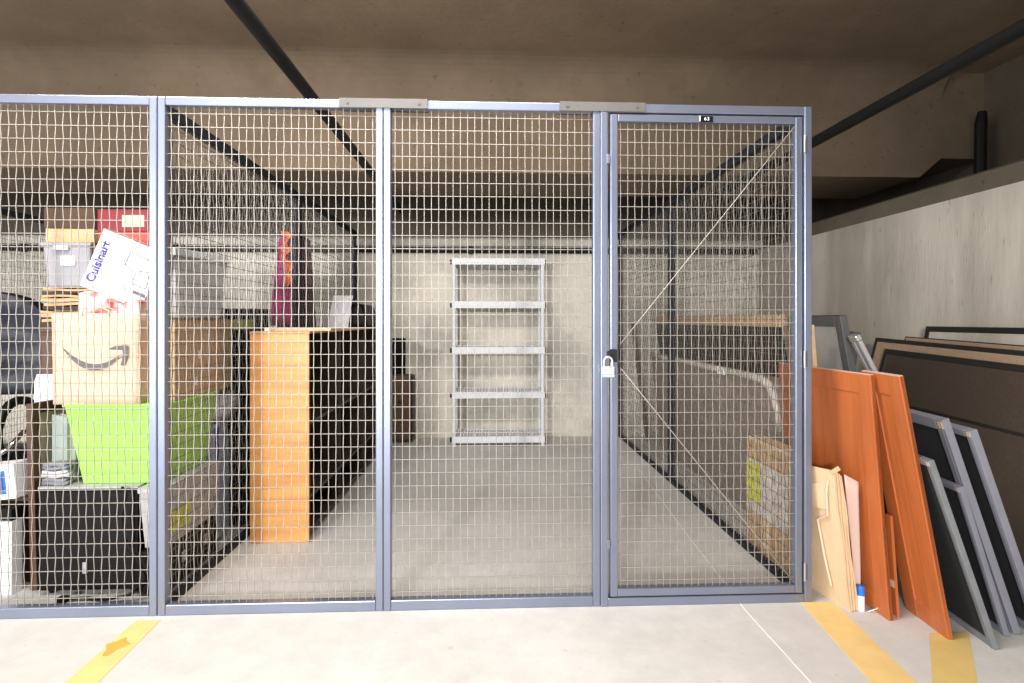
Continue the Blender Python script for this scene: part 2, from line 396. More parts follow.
# ------------------------------------------------------------------ grey plastic shelving
sh = thing('shelving_unit', 'grey plastic five shelf unit standing against the back wall', 'shelving unit', (.103, 5.70, 0))
SW, SD = .452, .195
shelf_z = (.035, .468, .905, 1.345, 1.768)
def make_shelf(z):
    mb = MB(); t = .063
    for x0, x1, y0, y1 in ((-SW, SW, -SD, -SD + .014), (-SW, SW, SD - .014, SD), (-SW, -SW + .014, -SD + .014, SD - .014), (SW - .014, SW, -SD + .014, SD - .014)):
        mb.box(x0, x1, y0, y1, z, z + t)
    for x in (-.006,): mb.box(x, x + .05, -SD + .014, SD - .014, z + .03, z + t - .004)
    for k in range(1, 5):
        y = -SD + k * 2 * SD / 5; mb.box(-SW + .014, SW - .014, y - .006, y + .006, z + .03, z + t - .006)
    for k in range(1, 30):
        x = -SW + k * 2 * SW / 30; mb.box(x - .0075, x + .0075, -SD + .014, SD - .014, z + .036, z + t - .005)
    return mb
for z in shelf_z:
    s = make_shelf(z).build('shelf', 'whitepl', sh)
    for sx in (-1, 1): MB().box(sx * SW - .02, sx * SW + .02, -SD + .012, -SD + .05, z + .006, z + .05).build('connector', 'blackpl', s)
for sx in (-1, 1):
    for sy in (-1, 1):
        mb = MB(); x, y = sx * (SW - .02), sy * (SD - .02)
        zz = [0] + [v for z in shelf_z[:] for v in (z, z + .063)]
        for a, b in zip([0] + [z + .063 for z in shelf_z[:-1]], list(shelf_z)): mb.tube([(x, y, a), (x, y, b)], .0195, 12)
        mb.build('post', 'whitepl', sh, smooth=False)

# ------------------------------------------------------------------ bookcases and what stands on them
def bookcase(label, y0, y1, face):
    t = thing('bookcase', label, 'bookcase', (-1.148, (y0 + y1) / 2, 0)); L = (y1 - y0) / 2; W = .16; hh = 1.155
    MB().box(-W, W, -L, -L + .012, 0, hh).build('end_panel', face, t, bevel=.002)
    MB().box(-W, W, -L + .012, -L + .02, 0, hh).build('shade_lining', 'shadewood', t)  # added sheet that keeps the inside of the end panel dark
    MB().box(-W, W, L - .02, L, 0, hh).build('end_panel', 'shadewood', t, bevel=.002)
    MB().box(-W, -W + .008, -L + .02, L - .02, .05, hh).build('back_panel', 'shadewood', t)
    MB().box(-W - .0, W + .006, -L - .006, L, hh, hh + .012).build('top', 'tanwood', t, bevel=.002)
    for z in (.06, .25, .665): MB().box(-W + .008, W - .006, -L + .02, L - .02, z - .018, z).build('shelf', 'shadewood', t)
    MB().box(-W + .03, -W + .05, -L + .02, L - .02, 0, .042).build('plinth', 'shadewood', t)
    MB().box(-W + .008, W - .012, -.01, .01, .06, hh).build('divider', 'shadewood', t)
    return t
bookcase('wooden bookcase with orange end panel facing the cage front', 3.17, 4.58, 'orange')
bookcase('wooden bookcase farther back, behind the one with the bright end', 4.60, 5.45, 'shadewood')
t = thing('loose_board', 'tan board lying on top of the near bookcase, jutting out', 'board', (-1.10, 3.46, 1.167))
MB().box(-.17, .185, -.12, .12, 0, .016).build('board_face', 'tanwood', t, bevel=.001)
MB().box(-.195, -.17, -.12, -.06, -.0, .016).build('white_end_cap', 'white', t)
t = thing('printed_sheet', 'white printed paper propped up on the bookcase beside the maroon coat', 'paper', (-1.315, 4.72, 1.167), 8)
MB().sheet(lambda u, v: (.0 + .16 * u + .03 * v, .02 * math.sin(3 * u) + .09 * v * v, .27 * v), 5, 6, .002).build('sheet', 'paper', t)
t = thing('carry_bag', 'black bag slumped on the far bookcase beside the printed paper', 'bag', (-1.16, 5.1, 1.167))
MB().frustum((-.14, .14, -.25, .28), 0, (-.10, .10, -.22, .25), .2).build('body', 'blackpl', t, bevel=.04, seg=3)
MB().tube([(-.02, -.12, .19), (-.02, -.1, .235), (-.02, .1, .235), (-.02, .12, .19)], .008, 8).build('handle', 'blackpl', t)
t = thing('travel_case', 'brown hard case standing by the back wall past the bookcases', 'suitcase', (-.868, 5.77, 0))
MB().box(-.115, .115, -.085, .085, .02, .68).build('shell', 'suit', t, bevel=.03, seg=3)
for x in (-.118, .097): MB().box(x, x + .021, -.09, .09, .03, .67).build('edge_trim', 'suittrim', t, bevel=.008)
MB().box(-.03, .03, -.1, -.085, .4, .43).build('handle', 'suittrim', t, bevel=.005)
for x in (-.08, .08): MB().lathe([(.015, 0), (.018, .01), (.012, .022)], 10, (x, 0)).build('foot', 'suittrim', t)
mx, L = lean((-1.0, 5.9), 0, .035, 1.05)
t = thing('dark_board', 'dark flat board leaning on the back wall behind the brown case', 'board', mx=Matrix.Translation((-1.16, 5.915, .002)) @ Matrix.Rotation(R(-2), 4, 'X'))
MB().box(0, .30, -.012, .012, 0, 1.04).build('board_face', 'black', t, bevel=.002)

# ------------------------------------------------------------------ heap behind the left panel
t = thing('low_cabinet', 'black low cabinet on the floor under the lime green tub', 'cabinet', (-1.785, 2.82, 0))
MB().box(-.215, .215, -.21, .21, .022, .475).build('body', 'black', t, bevel=.003)
MB().box(-.218, .218, -.214, .214, .475, .486).build('top', 'greypl', t, bevel=.003)
MB().box(-.20, .20, -.2145, -.211, .04, .46).build('door', 'blackpl', t, bevel=.003)
MB().box(-.02, .0, -.222, -.2145, .1, .15).build('handle', 'alu', t, bevel=.002)
for x in (-.18, .18):
    for y in (-.17, .17): MB().lathe([(.016, 0), (.02, .012), (.014, .023)], 10, (x, y)).build('foot', 'blackpl', t)
t = thing('equipment_case', 'low black case on the floor under the grey tote with yellow label', 'case', (-1.487, 2.82, 0))
MB().box(-.068, .058, -.24, .24, .01, .20).build('body', 'blackpl', t, bevel=.008)
MB().box(-.07, .06, -.243, .243, .12, .13).build('seam_band', 'black', t)
for y in (-.1, .1): MB().box(.058, .066, y - .02, y + .02, .1, .15).build('clasp', 'alu', t, bevel=.002)
t = thing('storage_tote', 'grey brown tote with yellow label beside the black cabinet', 'tote', (-1.487, 2.82, .202))
MB().frustum((-.055, .045, -.21, .23), 0, (-.066, .056, -.235, .25), .26).build('body', 'greypl', t, bevel=.008)
MB().box(-.069, .06, -.242, .256, .255, .282).build('lid', 'greypl', t, bevel=.006)
MB().add([(.0525, -.20, .06), (.0525, -.03, .06), (.0558, -.03, .16), (.0558, -.20, .16), (.054, -.20, .06), (.054, -.03, .06), (.0575, -.03, .16), (.0575, -.20, .16)],
         [(0, 1, 2, 3), (7, 6, 5, 4), (0, 4, 5, 1), (1, 5, 6, 2), (2, 6, 7, 3), (3, 7, 4, 0)]).build('yellow_label', 'yellow', t)
t = thing('power_cable', 'black cable hanging in a loop before the grey tote', 'cable', (-1.56, 2.56, .0))
MB().tube([(-.06, .02, .488), (-.03, -.0, .47), (-.045, -.01, .36), (-.03, -.012, .27), (.02, -.014, .2), (.06, -.012, .1), (.0, -.02, .03), (-.1, -.02, .012), (-.2, 0, .012), (-.28, -.01, .012)], .0065, 8).build('cord', 'blackpl', t, smooth=True)
MB().box(-.31, -.27, -.025, .005, .002, .024).build('plug', 'blackpl', t, bevel=.003)

# lime tub
t = thing('storage_tub', 'lime green plastic tub on the black cabinet under the kraft bag', 'tub', (-1.67, 2.85, .487))
tub = MB()
o = [(-.165, .185, -.20, .20), (-.225, .225, -.235, .235)]; i_ = [(-.16, .18, -.195, .195), (-.22, .22, -.23, .23)]
def ring(q): a, b, c, d_ = q; return [(a, c), (b, c), (b, d_), (a, d_)]
vs = [(x, y, 0) for x, y in ring(o[0])] + [(x, y, .365) for x, y in ring(o[1])] + [(x, y, .365) for x, y in ring(i_[1])] + [(x, y, .006) for x, y in ring(i_[0])]
fs = [(3, 2, 1, 0), (12, 13, 14, 15)]
for k in range(3):
    for j in range(4): a = 4 * k; fs.append((a + j, a + (j + 1) % 4, a + 4 + (j + 1) % 4, a + 4 + j))
tub.add(vs, fs).build('tub_body', 'green', t, bevel=.008, seg=3)
MB().box(-.232, .232, -.242, .242, .352, .368).build('rim', 'green', t, bevel=.006)

# cardboard carton, kraft bag with smile mark, wrapped parcel, tilted white appliance box
t = thing('cardboard_carton', 'brown cardboard carton on the lime green tub under the grey bin', 'box', (-1.665, 2.99, .857))
MB().box(-.215, .222, -.317, .27, 0, .374).build('body', 'card', t, bevel=.004)
MB().box(-.217, .0, -.318, .272, .374, .378).build('flap', 'card', t); MB().box(.002, .224, -.318, .272, .374, .378).build('flap', 'card', t)
MB().box(-.025, .03, -.3185, .2725, .378, .3795).build('tape', 'cardl', t)
for y, z in ((-.09, .2), (-.12, .07)): MB().box(.222, .2235, y - .012, y + .012, z - .02, z + .02).build('torn_patch', 'white', t, bevel=.0)
t = thing('paper_bag', 'kraft paper bag printed with a curved arrow smile, on the green tub', 'paper bag', (-1.735, 2.605, .857))
bag = MB(); nb = []
def bagf(u, v):
    w = .183 + .004 * v; x = -w + 2 * w * u; return (x + .002 * math.sin(9 * v), -.022 + .0035 * math.sin(7 * u + 5 * v) - .004 * v * math.cos(4 * u), .402 * v)
bag.sheet(bagf, 12, 12, .003)
bag.sheet(lambda u, v: (-.185 + .37 * u, .055 - .02 * v + .003 * math.sin(6 * u + 3 * v), .402 * v), 8, 8, .003)
for sx in (-1, 1):
    bag.sheet(lambda u, v, sx=sx: (sx * (.183 + .004 * v) + sx * .006 * math.sin(math.pi * u) * -1, -.02 + .075 * u - .02 * v * u, .402 * v), 4, 8, .0025, (sx, 0, 0))
bag.box(-.18, .18, -.02, .05, 0, .004)
bag.build('bag_body', 'kraft', t, smooth=True)
sm = MB(); N = 24
def arc(k, off):
    a = -1 + 2 * k / N; x = -.012 + .128 * a
    return x, .165 + .075 * a * a + off * (1 - abs(a) ** 2.2) - .015 * a
up = [arc(k, .014) for k in range(N + 1)]; dn = [arc(k, -.014) for k in range(N + 1)]
for k in range(N):
    (a, b), (c, dd) = dn[k], dn[k + 1]; (e1, f1), (g1, h1) = up[k], up[k + 1]
    sm.hexa([(a, -.0335, b), (c, -.0335, dd), (g1, -.0335, h1), (e1, -.0335, f1), (a, -.0312, b), (c, -.0312, dd), (g1, -.0312, h1), (e1, -.0312, f1)])
sm.prism([(.056, .243), (.085, .257), (.135, .262), (.142, .250), (.140, .215), (.124, .170), (.112, .172), (.122, .21), (.121, .240), (.085, .241)], -.0335, -.0312, 'y')
sm.build('smile_mark', 'printgrey', t)
for y in (-.024, .03): MB().tube([(-.06, y, .39), (-.055, y, .415), (-.02, y + .004, .428), (.02, y + .004, .428), (.055, y, .415), (.06, y, .39)], .003, 6).build('handle', 'kraft', t, smooth=True)
t = thing('wrapped_parcel', 'white parcel with red leaf print behind the kraft bag', 'parcel', (-1.72, 2.682, 1.2375))
pm = MB()
pm.sheet(lambda u, v: (-.135 + .27 * u, -.03 + .0 * v + .012 * math.sin(5 * u) , (.115 - .05 * u + .02 * math.sin(8 * u)) * v), 12, 5, .055, (0, 1, 0))
pm.build('wrapping', 'redprint', t, bevel=.0, smooth=False)
# white appliance box, resting tilted
A = R(22.6)
mx = Matrix.Translation((-1.90, 2.762, 1.392)) @ Matrix.Rotation(A, 4, 'Y')
t = thing('appliance_box', 'white appliance box tilted on the brown carton, blue lettering up its edge', 'box', mx=mx)
MB().box(0, .30, -.045, .035, 0, .286).build('carton', 'white', t, bevel=.003)
MB().box(0, .30, -.0455, .0355, .286, .288).build('top_flap', 'greypl', t)
text_obj('blue_lettering', 'Cuisinart', .055, .0008, 'blueink', t, Matrix.Translation((.038, -.0458, .135)) @ Matrix.Rotation(R(90), 4, 'X') @ Matrix.Rotation(R(90), 4, 'Z'))
pic = MB()
for (a, b, c, d_) in ((.19, .235, .30, .228), (.30, .228, .315, .18), (.315, .18, .225, .155), (.225, .155, .19, .17), (.19, .17, .19, .235), (.25, .155, .25, .10), (.31, .165, .32, .10), (.25, .10, .32, .10), (.215, .06, .335, .06), (.335, .06, .335, .03)):
    pic.tube([(a - .035, -.0455, b), (c - .035, -.0455, d_)], 0.0022, 4)
pic.build('line_drawing', 'printgrey', t)
MB().box(.235, .295, -.0462, -.045, .062, .074).build('printed_bar', 'printgrey', t)

t = thing('storage_bin', 'grey lidded plastic bin on the brown cardboard carton', 'bin', mx=Matrix.Translation((-1.668, 3.045, 1.2375)) @ Matrix.Rotation(R(-12), 4, 'Z'))
MB().frustum((-.18, .18, -.17, .16), 0, (-.205, .20, -.20, .19), .31).build('body', 'greypl', t, bevel=.01)
MB().frustum((-.217, .212, -.212, .202), .305, (-.20, .195, -.195, .185), .345).build('lid', 'greypl', t, bevel=.006)
for sx in (-1,): MB().box(-.06, .06, -.224, -.20, .26, .305).build('handle', 'greypl', t, bevel=.004)
t = thing('red_box', 'red box with a pale label on top of the grey bin', 'box', (-1.865, 3.08, 1.583))
MB().box(-.13, .125, -.09, .11, 0, .10).build('base', 'redor', t, bevel=.003)
MB().box(-.134, .129, -.094, .114, .10, .215).build('lid', 'reddk', t, bevel=.003)
MB().box(-.01, .10, -.0955, -.094, .125, .185).build('pale_label', 'cardl', t)
MB().box(-.06, -.01, -.0925, -.09, .01, .09).build('white_patch', 'white', t)

# tall dark cabinet with flattened bags, clear bin and open carton on it
t = thing('tall_cabinet', 'dark brown cabinet under the pile of flattened brown bags', 'cabinet', (-2.25, 3.34, 0))
MB().box(-.145, .145, -.2, .2, .03, 1.165).build('body', 'brownwood', t, bevel=.003)
MB().box(-.15, .15, -.206, .206, 1.165, 1.185).build('top', 'brownwood', t, bevel=.003)
MB().box(-.135, .135, -.2125, -.2, .05, 1.15).build('door', 'brownwood', t, bevel=.004)
MB().lathe([(.0, 0), (.012, .004), (.012, .014), (0, .018)], 10).build('knob', 'alu', t).location = (.1, -.222, .7)
for x in (-.12, .12): MB().box(x - .02, x + .02, -.18, .18, 0, .03).build('plinth', 'brownwood', t)
z = 1.186
bagl = ['lowest, dark', 'second from bottom', 'middle', 'second from top', 'topmost']
for k in range(5):
    hgt = (.052, .042, .046, .04, .036)[k]; dx = (.0, -.012, .014, -.006, .004)[k]
    t = thing('folded_bag', 'flattened brown paper bag, %s of the pile under the clear bin' % bagl[k], 'folded bag', (-2.262 + dx, 3.33, z), (0, 3, -2, 4, 1)[k], 'flattened bags under the clear bin')
    fb = MB(); fb.sheet(lambda u, v, k=k: (-.135 + .27 * u, -.19 + .38 * v, .004 * (1 + math.sin(6 * u + k))), 6, 4, hgt * .48, (0, 0, 1)).build('folded_body', 'cardd' if k % 2 == 0 else 'card', t)
    MB().sheet(lambda u, v, k=k: (-.125 + .25 * u, -.196 + .37 * v, hgt * .62 + .004 * math.sin(5 * u + 2 * k)), 6, 4, hgt * .3, (0, 0, 1)).build('folded_flap', 'card', t)
    z += hgt
t = thing('clear_bin', 'milky clear plastic bin on the pile of flattened bags', 'bin', (-2.265, 3.31, z + .002))
MB().frustum((-.11, .11, -.15, .15), 0, (-.125, .125, -.17, .17), .225).build('body', 'clear', t, bevel=.012)
MB().box(-.132, .132, -.178, .178, .222, .243).build('lid', 'clear', t, bevel=.006)
MB().box(-.03, .045, -.169, -.164, .12, .17).build('paper_label', 'white', t)
MB().box(-.06, .02, -.186, -.176, .20, .226).build('latch', 'greypl', t, bevel=.003)
t = thing('open_carton', 'dark brown carton with a tan lower band on the clear bin', 'box', (-2.255, 3.31, z + .247))
MB().box(-.125, .128, -.16, .16, 0, .075).build('base', 'card', t, bevel=.003)
MB().box(-.13, .133, -.165, .165, .075, .185).build('lid', 'cardd', t, bevel=.003)

# standing picture frame, white carton, books and cloth beside the green tub
mx = Matrix.Translation((-2.062, 2.66, 0)) @ Matrix.Rotation(R(88), 4, 'Z') @ Matrix.Rotation(R(-1.5), 4, 'X')
t = thing('framed_print', 'brown framed picture with cream mat standing left of the black cabinet', 'picture frame', mx=mx)
for a in ((0, .045, -.015, .015, .0, .85), (.385, .43, -.015, .015, 0, .85), (.045, .385, -.015, .015, .80, .85), (.045, .385, -.015, .015, 0, .05)): MB().box(*a).build('moulding', 'brownwood', t, bevel=.004)
MB().box(.04, .39, -.004, .006, .045, .81).build('cream_mat', 'mat_c', t)
MB().box(.11, .32, -.006, -.004, .12, .72).build('print', 'pale', t)
t = thing('tall_carton', 'narrow white carton standing behind the brown picture frame', 'box', (-2.155, 2.94, 0))
MB().box(-.075, .055, -.06, .06, 0, .92).build('body', 'white', t, bevel=.003)
MB().frustum((-.075, .055, -.062, -.058), .92, (-.05, .045, -.075, -.071), .965).build('flap', 'white', t)
t = thing('standing_book', 'pale green book standing between picture frame and green tub', 'book', (-1.955, 2.70, .487), 62)
MB().box(-.014, .014, -.055, .055, .002, .30).build('pages', 'white', t)
MB().box(-.019, -.0145, -.06, .06, 0, .304).build('cover', 'pale', t); MB().box(.0145, .019, -.06, .06, 0, .304).build('cover', 'pale', t)
MB().box(-.019, .019, .0602, .064, 0, .304).build('spine', 'pale', t)
for k in range(3):
    t = thing('folded_cloth', ('dark grey folded cloth on the black cabinet, bottom of three', 'white folded cloth on the black cabinet, between two grey ones', 'grey folded cloth on the black cabinet, top of three')[k], 'folded cloth', (-1.94, 2.64, .488 + .034 * k), (0, 8, -6)[k], 'folded cloths on the black cabinet')
    MB().sheet(lambda u, v, k=k: (-.055 + .11 * u, -.022 + .044 * v, .003 * (1 + math.sin(7 * u + k) )), 8, 5, .014, (0, 0, 1)).build('fold', ('greycl', 'whitecl', 'greycl')[k], t, smooth=True)
    MB().sheet(lambda u, v, k=k: (-.05 + .10 * u, -.025 + .046 * v, .0185 + .003 * (math.sin(6 * u + 2 * k))), 8, 5, .013, (0, 0, 1)).build('fold', ('greycl', 'whitecl', 'greycl')[k], t, smooth=True)
t = thing('flat_box', 'white flat box with blue border lines standing on the floor at far left', 'box', (-2.285, 2.655, 0), -2)
MB().box(-.2, .16, -.03, .03, 0, .33).build('body', 'white', t, bevel=.003)
for a in ((.10, .106, .03, .30), (.02, .10, .03, .036), (.02, .10, .294, .30)): MB().box(a[0], a[1], -.0312, -.0298, a[2], a[3]).build('border_line', 'blueink', t)
mx = Matrix.Translation((-2.30, 2.76, 0)) @ Matrix.Rotation(R(-3), 4, 'X')
t = thing('shelf_board', 'dark brown board standing behind the white flat box', 'board', mx=mx)
MB().box(-.2, .215, -.012, .012, 0, .40).build('board_face', 'brownwood', t, bevel=.003)
t = thing('media_player', 'slim black box between the two white boxes at far left', 'electronics', (-2.31, 2.675, .3315), -3)
MB().box(-.2, .19, -.05, .05, .004, .055).build('casing', 'blackpl', t, bevel=.004)
for x in (-.17, .16): MB().box(x, x + .02, -.04, .04, 0, .004).build('foot', 'black', t)
mx = Matrix.Translation((-2.305, 2.68, .408)) @ Matrix.Rotation(R(-6), 4, 'Y')
t = thing('picture_box', 'white box with a dark blue picture on its front, at far left', 'box', mx=mx)
MB().box(-.18, .19, -.045, .045, .0, .16).build('body', 'white', t, bevel=.003)
MB().box(.035, .15, -.0465, -.0448, .025, .13).build('blue_border', 'blue', t)
MB().box(.055, .14, -.0475, -.046, .035, .115).build('blue_picture', 'bluepic', t)

# navy office chair behind
t = thing('office_chair', 'navy leather office chair with chrome arm at far left', 'office chair', (-2.98, 3.38, 0), 8)
def backf(u, v):
    x = -1 + 2 * u; wv = (.40 + .05 * math.sin(math.pi * v)) * (1 - max(0, (v - .72)) ** 2 * 2.2)
    return (x * wv, -.05 * (1 - x * x) - .02 * math.sin(4 * math.pi * v) * (1 - x * x) + .06 * v, .80 + .60 * v - .10 * abs(x) ** 3 * v)
MB().sheet(backf, 14, 14, .11).build('backrest', 'navy', t, smooth=True, bevel=.02)
MB().sheet(lambda u, v: (-.36 + .72 * u, -.42 + .5 * v, .50 + .025 * math.sin(math.pi * u) * math.sin(math.pi * v)), 10, 8, -.10, (0, 0, 1)).build('seat', 'navy', t, bevel=.02, smooth=True)
for sx in (-1, 1):
    MB().tube([(sx * .37, -.30, .52)] + [(sx * .37, -.2 + .17 * math.cos(a), .62 + .17 * math.sin(a)) for a in [R(220 - k * 26) for k in range(10)]] + [(sx * .37, 0, .50)], .024, 10).build('armrest', 'blackpl', t, smooth=True)
    MB().tube([(sx * .36, -.36, .51), (sx * .42, -.36, .56), (sx * .42, -.25, .62), (sx * .42, -.1, .60), (sx * .37, -.05, .52)], .013, 10).build('chrome_support', 'chrome', t, smooth=True)
MB().tube([(0, -.15, .08), (0, -.15, .42)], .03, 12).build('gas_lift', 'chrome', t)
for k in range(5):
    a = R(72 * k + 20); l = MB().tube([(0, -.15, .12), (.28 * math.cos(a), -.15 + .28 * math.sin(a), .07)], [.03, .018], 8).build('base_arm', 'chrome', t)
    cx, cy = .29 * math.cos(a), -.15 + .29 * math.sin(a)
    MB().tube([(cx - .02 * math.sin(a), cy + .02 * math.cos(a), .03), (cx + .02 * math.sin(a), cy - .02 * math.cos(a), .03)], .029, 12).build('caster', 'blackpl', l)

# things seen through the left partition
t = thing('ironing_board', 'folded ironing board in a blue and white cover, standing beside the orange bookcase end', 'ironing board', (-1.50, 3.22, 0), 0)
MB().prism([(-.10, .02), (.10, .02), (.10, .55), (.06, .66), (-.06, .66), (-.10, .55)], -.02, .015, 'x').build('cover', 'bluecl', t, bevel=.008)
MB().box(.0152, .02, -.10, -.03, .03, .60).build('white_side', 'whitecl', t, bevel=.002)
MB().box(.0152, .021, -.085, -.035, .46, .64).build('blue_strap', 'deepblue', t, bevel=.002)
for y in (-.05, .05): MB().tube([(-.03, y, 0), (-.035, -y, .5)], .007, 8).build('leg', 'alu', t)
t = thing('cloth_bundle', 'pale grey cloth bundle stuffed above the ironing board', 'cloth bundle', (-1.515, 3.255, .665))
cb = MB(); pf = []
def cl(u, v):
    a = 2 * math.pi * u; b = math.pi * v
    r = 1 + .16 * math.sin(3 * a + 4 * b) + .1 * math.sin(7 * a - 3 * b)
    return (.085 * r * math.sin(b) * math.cos(a), .15 * r * math.sin(b) * math.sin(a), .085 - .085 * math.cos(b) * (1 + .1 * math.sin(4 * a)))
nu, nv = 20, 12
vs = [cl(i / nu, (j + .02) / (nv + .04)) for j in range(nv + 1) for i in range(nu)]
fs = [(j * nu + i, j * nu + (i + 1) % nu, (j + 1) * nu + (i + 1) % nu, (j + 1) * nu + i) for j in range(nv) for i in range(nu)]
cb.add(vs, fs + [tuple(range(nu - 1, -1, -1)), tuple(nv * nu + i for i in range(nu))]).build('bundle', 'whitecl', t, smooth=True)
t = thing('black_wardrobe', 'long black cabinet behind the partition, left of the orange bookcase end', 'cabinet', (-1.66, 3.86, 0))
MB().box(-.2, .2, -.42, .56, .0, 1.15).build('body', 'black', t, bevel=.004)
MB().box(-.205, .205, -.425, .565, 1.15, 1.168).build('top', 'blackpl', t, bevel=.003)
for y0, y1 in ((-.41, -.08), (-.07, .27), (.28, .55)):
    dr = MB().box(.2, .212, y0, y1, .03, 1.14).build('door', 'blackpl', t, bevel=.003)
    MB().box(.212, .222, y1 - .05, y1 - .04, .55, .65).build('handle', 'alu', dr)
t = thing('card_box', 'small yellow green box on the long black cabinet', 'box', (-1.53, 3.56, 1.17))
MB().box(-.05, .05, -.09, .09, 0, .055).build('body', 'olive', t, bevel=.002); MB().box(-.052, .052, -.092, .092, .04, .062).build('lid', 'olive', t, bevel=.002)
t = thing('wire_crate', 'black slatted crate on the long black cabinet before the magenta cloth', 'crate', (-1.63, 3.92, 1.17))
cr = MB(); cr.box(-.09, .09, -.14, .14, 0, .008)
for k in range(9):
    y = -.14 + k * .035
    for x in (-.09, .09): cr.box(x - .004, x + .004, y - .006, y + .006, 0, .13)
for x in (-.09, .09): cr.box(x - .006, x + .006, -.146, .146, .12, .135)
for y in (-.14, .14): cr.box(-.09, .09, y - .005, y + .005, 0, .135)
cr.build('crate_body', 'black', t)
t = thing('duffel', 'dark duffel bag on the long black cabinet beside the yellow green box', 'bag', (-1.78, 3.56, 1.17))
MB().box(-.10, .10, -.2, .2, 0, .15).build('body', 'blackpl', t, bevel=.05, seg=4); MB().tube([(0, -.1, .14), (0, -.06, .19), (0, .06, .19), (0, .1, .14)], .008, 8).build('handle', 'black', t)

def garment(label, y, w0, w1, z0, z1, m, x, nf, seed):
    t = thing('hanging_garment', label, 'garment', (x - .012, y, 0), -66)
    def f(u, v):
        w = w0 + (w1 - w0) * min(1, v * 1.25); a = -1 + 2 * u
        drop = .08 * abs(a) * (1 - v)
        return (.022 * math.sin(nf * math.pi * u + seed) * (.3 + v) + .012 * math.sin(5 * v + seed), a * w, z1 - (z1 - z0) * v - drop)
    MB().sheet(f, 30, 14, .03, (1, 0, 0)).build('cloth', m, t, smooth=True)
    MB().tube([(.01, 0, z1 - .01), (.01, 0, z1 + .03), (.02, .018, z1 + .055), (.04, .012, z1 + .07), (.06, 0, 2.06 - .0)], .003, 6).build('hanger_hook', 'alu', t)
    return t
garment('dark maroon coat hung on the partition behind the near bookcase', 4.78, .10, .165, .75, 1.97, 'maroon', -1.575, 7, .4)
g = garment('magenta cloth with orange ruffle hung on the partition behind the near bookcase', 4.20, .03, .08, 1.19, 1.88, 'magenta', -1.485, 5, 1.3)
MB().sheet(lambda u, v: (.05 + .01 * math.sin(14 * v) + .008 * math.sin(8 * u), -.02 + (.045 + .02 * math.sin(23 * v)) * u + .012 * math.sin(11 * v) + .03 * v, 1.87 - .40 * v), 6, 24, .012, (1, 0, 0)).build('orange_ruffle', 'orangecl', g, smooth=True)

# ------------------------------------------------------------------ heap at the right, leaning on the partition
def panel_door(label, B, ang, dd, h, w, mts='cherry'):
    mx, L = lean(B, ang, dd, h)
    t = thing('cabinet_panel', label, 'wood panel', mx=mx)
    MB().box(.0, w, -.018, -.006, 0, L).build('panel_field', mts, t)
    fw = .075
    for a in ((0, fw, -.0185, .0, 0, L), (w - fw, w, -.0185, 0, 0, L), (fw, w - fw, -.0185, -.0002, L - fw * 1.1, L), (fw, w - fw, -.0185, -.0012, 0, fw)):
        MB().box(*a).build('border', mts, t, bevel=.0012)
    MB().box(.002, w - .002, -.0175, -.002, L, L + .0025).build('pale_top_edge', 'cherryedge', t)
    return t
panel_door('orange cherry wood panel leaning on the cage, the one behind the cardboard', (1.637, 2.245), 93, .085, 1.005, .66)
panel_door('orange cherry wood panel leaning outermost, its corner on the faded stripe', (1.766, 2.10), 87, .19, 1.012, .24)
mx, L = lean((1.69, 2.27), 90, .03, .42)
t = thing('wood_offcut', 'narrow orange wood strip wedged between the two cherry panels', 'wood strip', mx=mx)
MB().box(0, .03, -.012, 0, 0, L).build('strip', 'cherry', t, bevel=.001); MB().box(.004, .026, .0, .0015, .12, .15).build('pale_chip', 'cardl', t)

# flattened cardboard by the corner post
mx, L = lean((1.520, 2.318), 97.8, .079, .60)
t = thing('flattened_cardboard', 'pale flattened cardboard leaning beside the right corner post', 'cardboard', mx=mx)
for k in range(4):
    y = -.0115 * k
    MB().sheet(lambda u, v, k=k, y=y: (.30 * u + .004 * math.sin(11 * v + k), y - .007 + .004 * math.sin(6 * u + 3 * k) * v, (L - .01 * k - .03 * u) * v), 10, 10, .0075, (0, 1, 0)).build('sheet', 'cardl', t)
MB().sheet(lambda u, v: (.06 + .16 * u, .001 + .006 * math.sin(3.14 * u), .42 + .11 * v - .02 * u), 6, 4, .004, (0, 1, 0)).build('folded_flap', 'cardl', t)
MB().tube([(.03, .006, .56), (.04, .014, .5), (.05, .012, .4), (.12, .01, .36), (.10, .012, .2), (.08, .012, .08)], .005, 6).build('torn_edge', 'kraft', t)
MB().sheet(lambda u, v: (-.045 + .05 * u, .0 + .01 * v, L - .02 + .035 * (1 - u) + .018 * v), 4, 3, .004, (0, 1, 0)).build('curled_corner', 'cardl', t)
t = thing('torn_card', 'torn pale scrap of card curling out behind the flattened cardboard', 'cardboard', (1.556, 2.36, 0), 0)
MB().sheet(lambda u, v: (.02 - .05 * v + .055 * u * (.2 + .8 * v) + .006 * math.sin(5 * v), -.012 * u + .006 * math.sin(5 * v), .001 + .57 * v - .03 * u * v), 6, 12, .004, (0, 1, 0)).build('scrap', 'cherryedge', t, smooth=True)
t = thing('small_bottle', 'small white bottle with a blue cap beside the flattened cardboard', 'bottle', (1.578, 2.335, 0))
MB().lathe([(.014, 0), (.0155, .004), (.0155, .06), (.012, .068)], 18).build('body', 'white', t, smooth=False)
MB().lathe([(.0165, .066), (.0165, .098), (.014, .104)], 18).build('cap', 'blue', t)
MB().tube([(.02, -.02, .004), (.05, -.03, .02), (.075, -.02, .035), (.09, 0, .02), (.06, .02, .006)], .0016, 6).build('loose_thread', 'white', t)

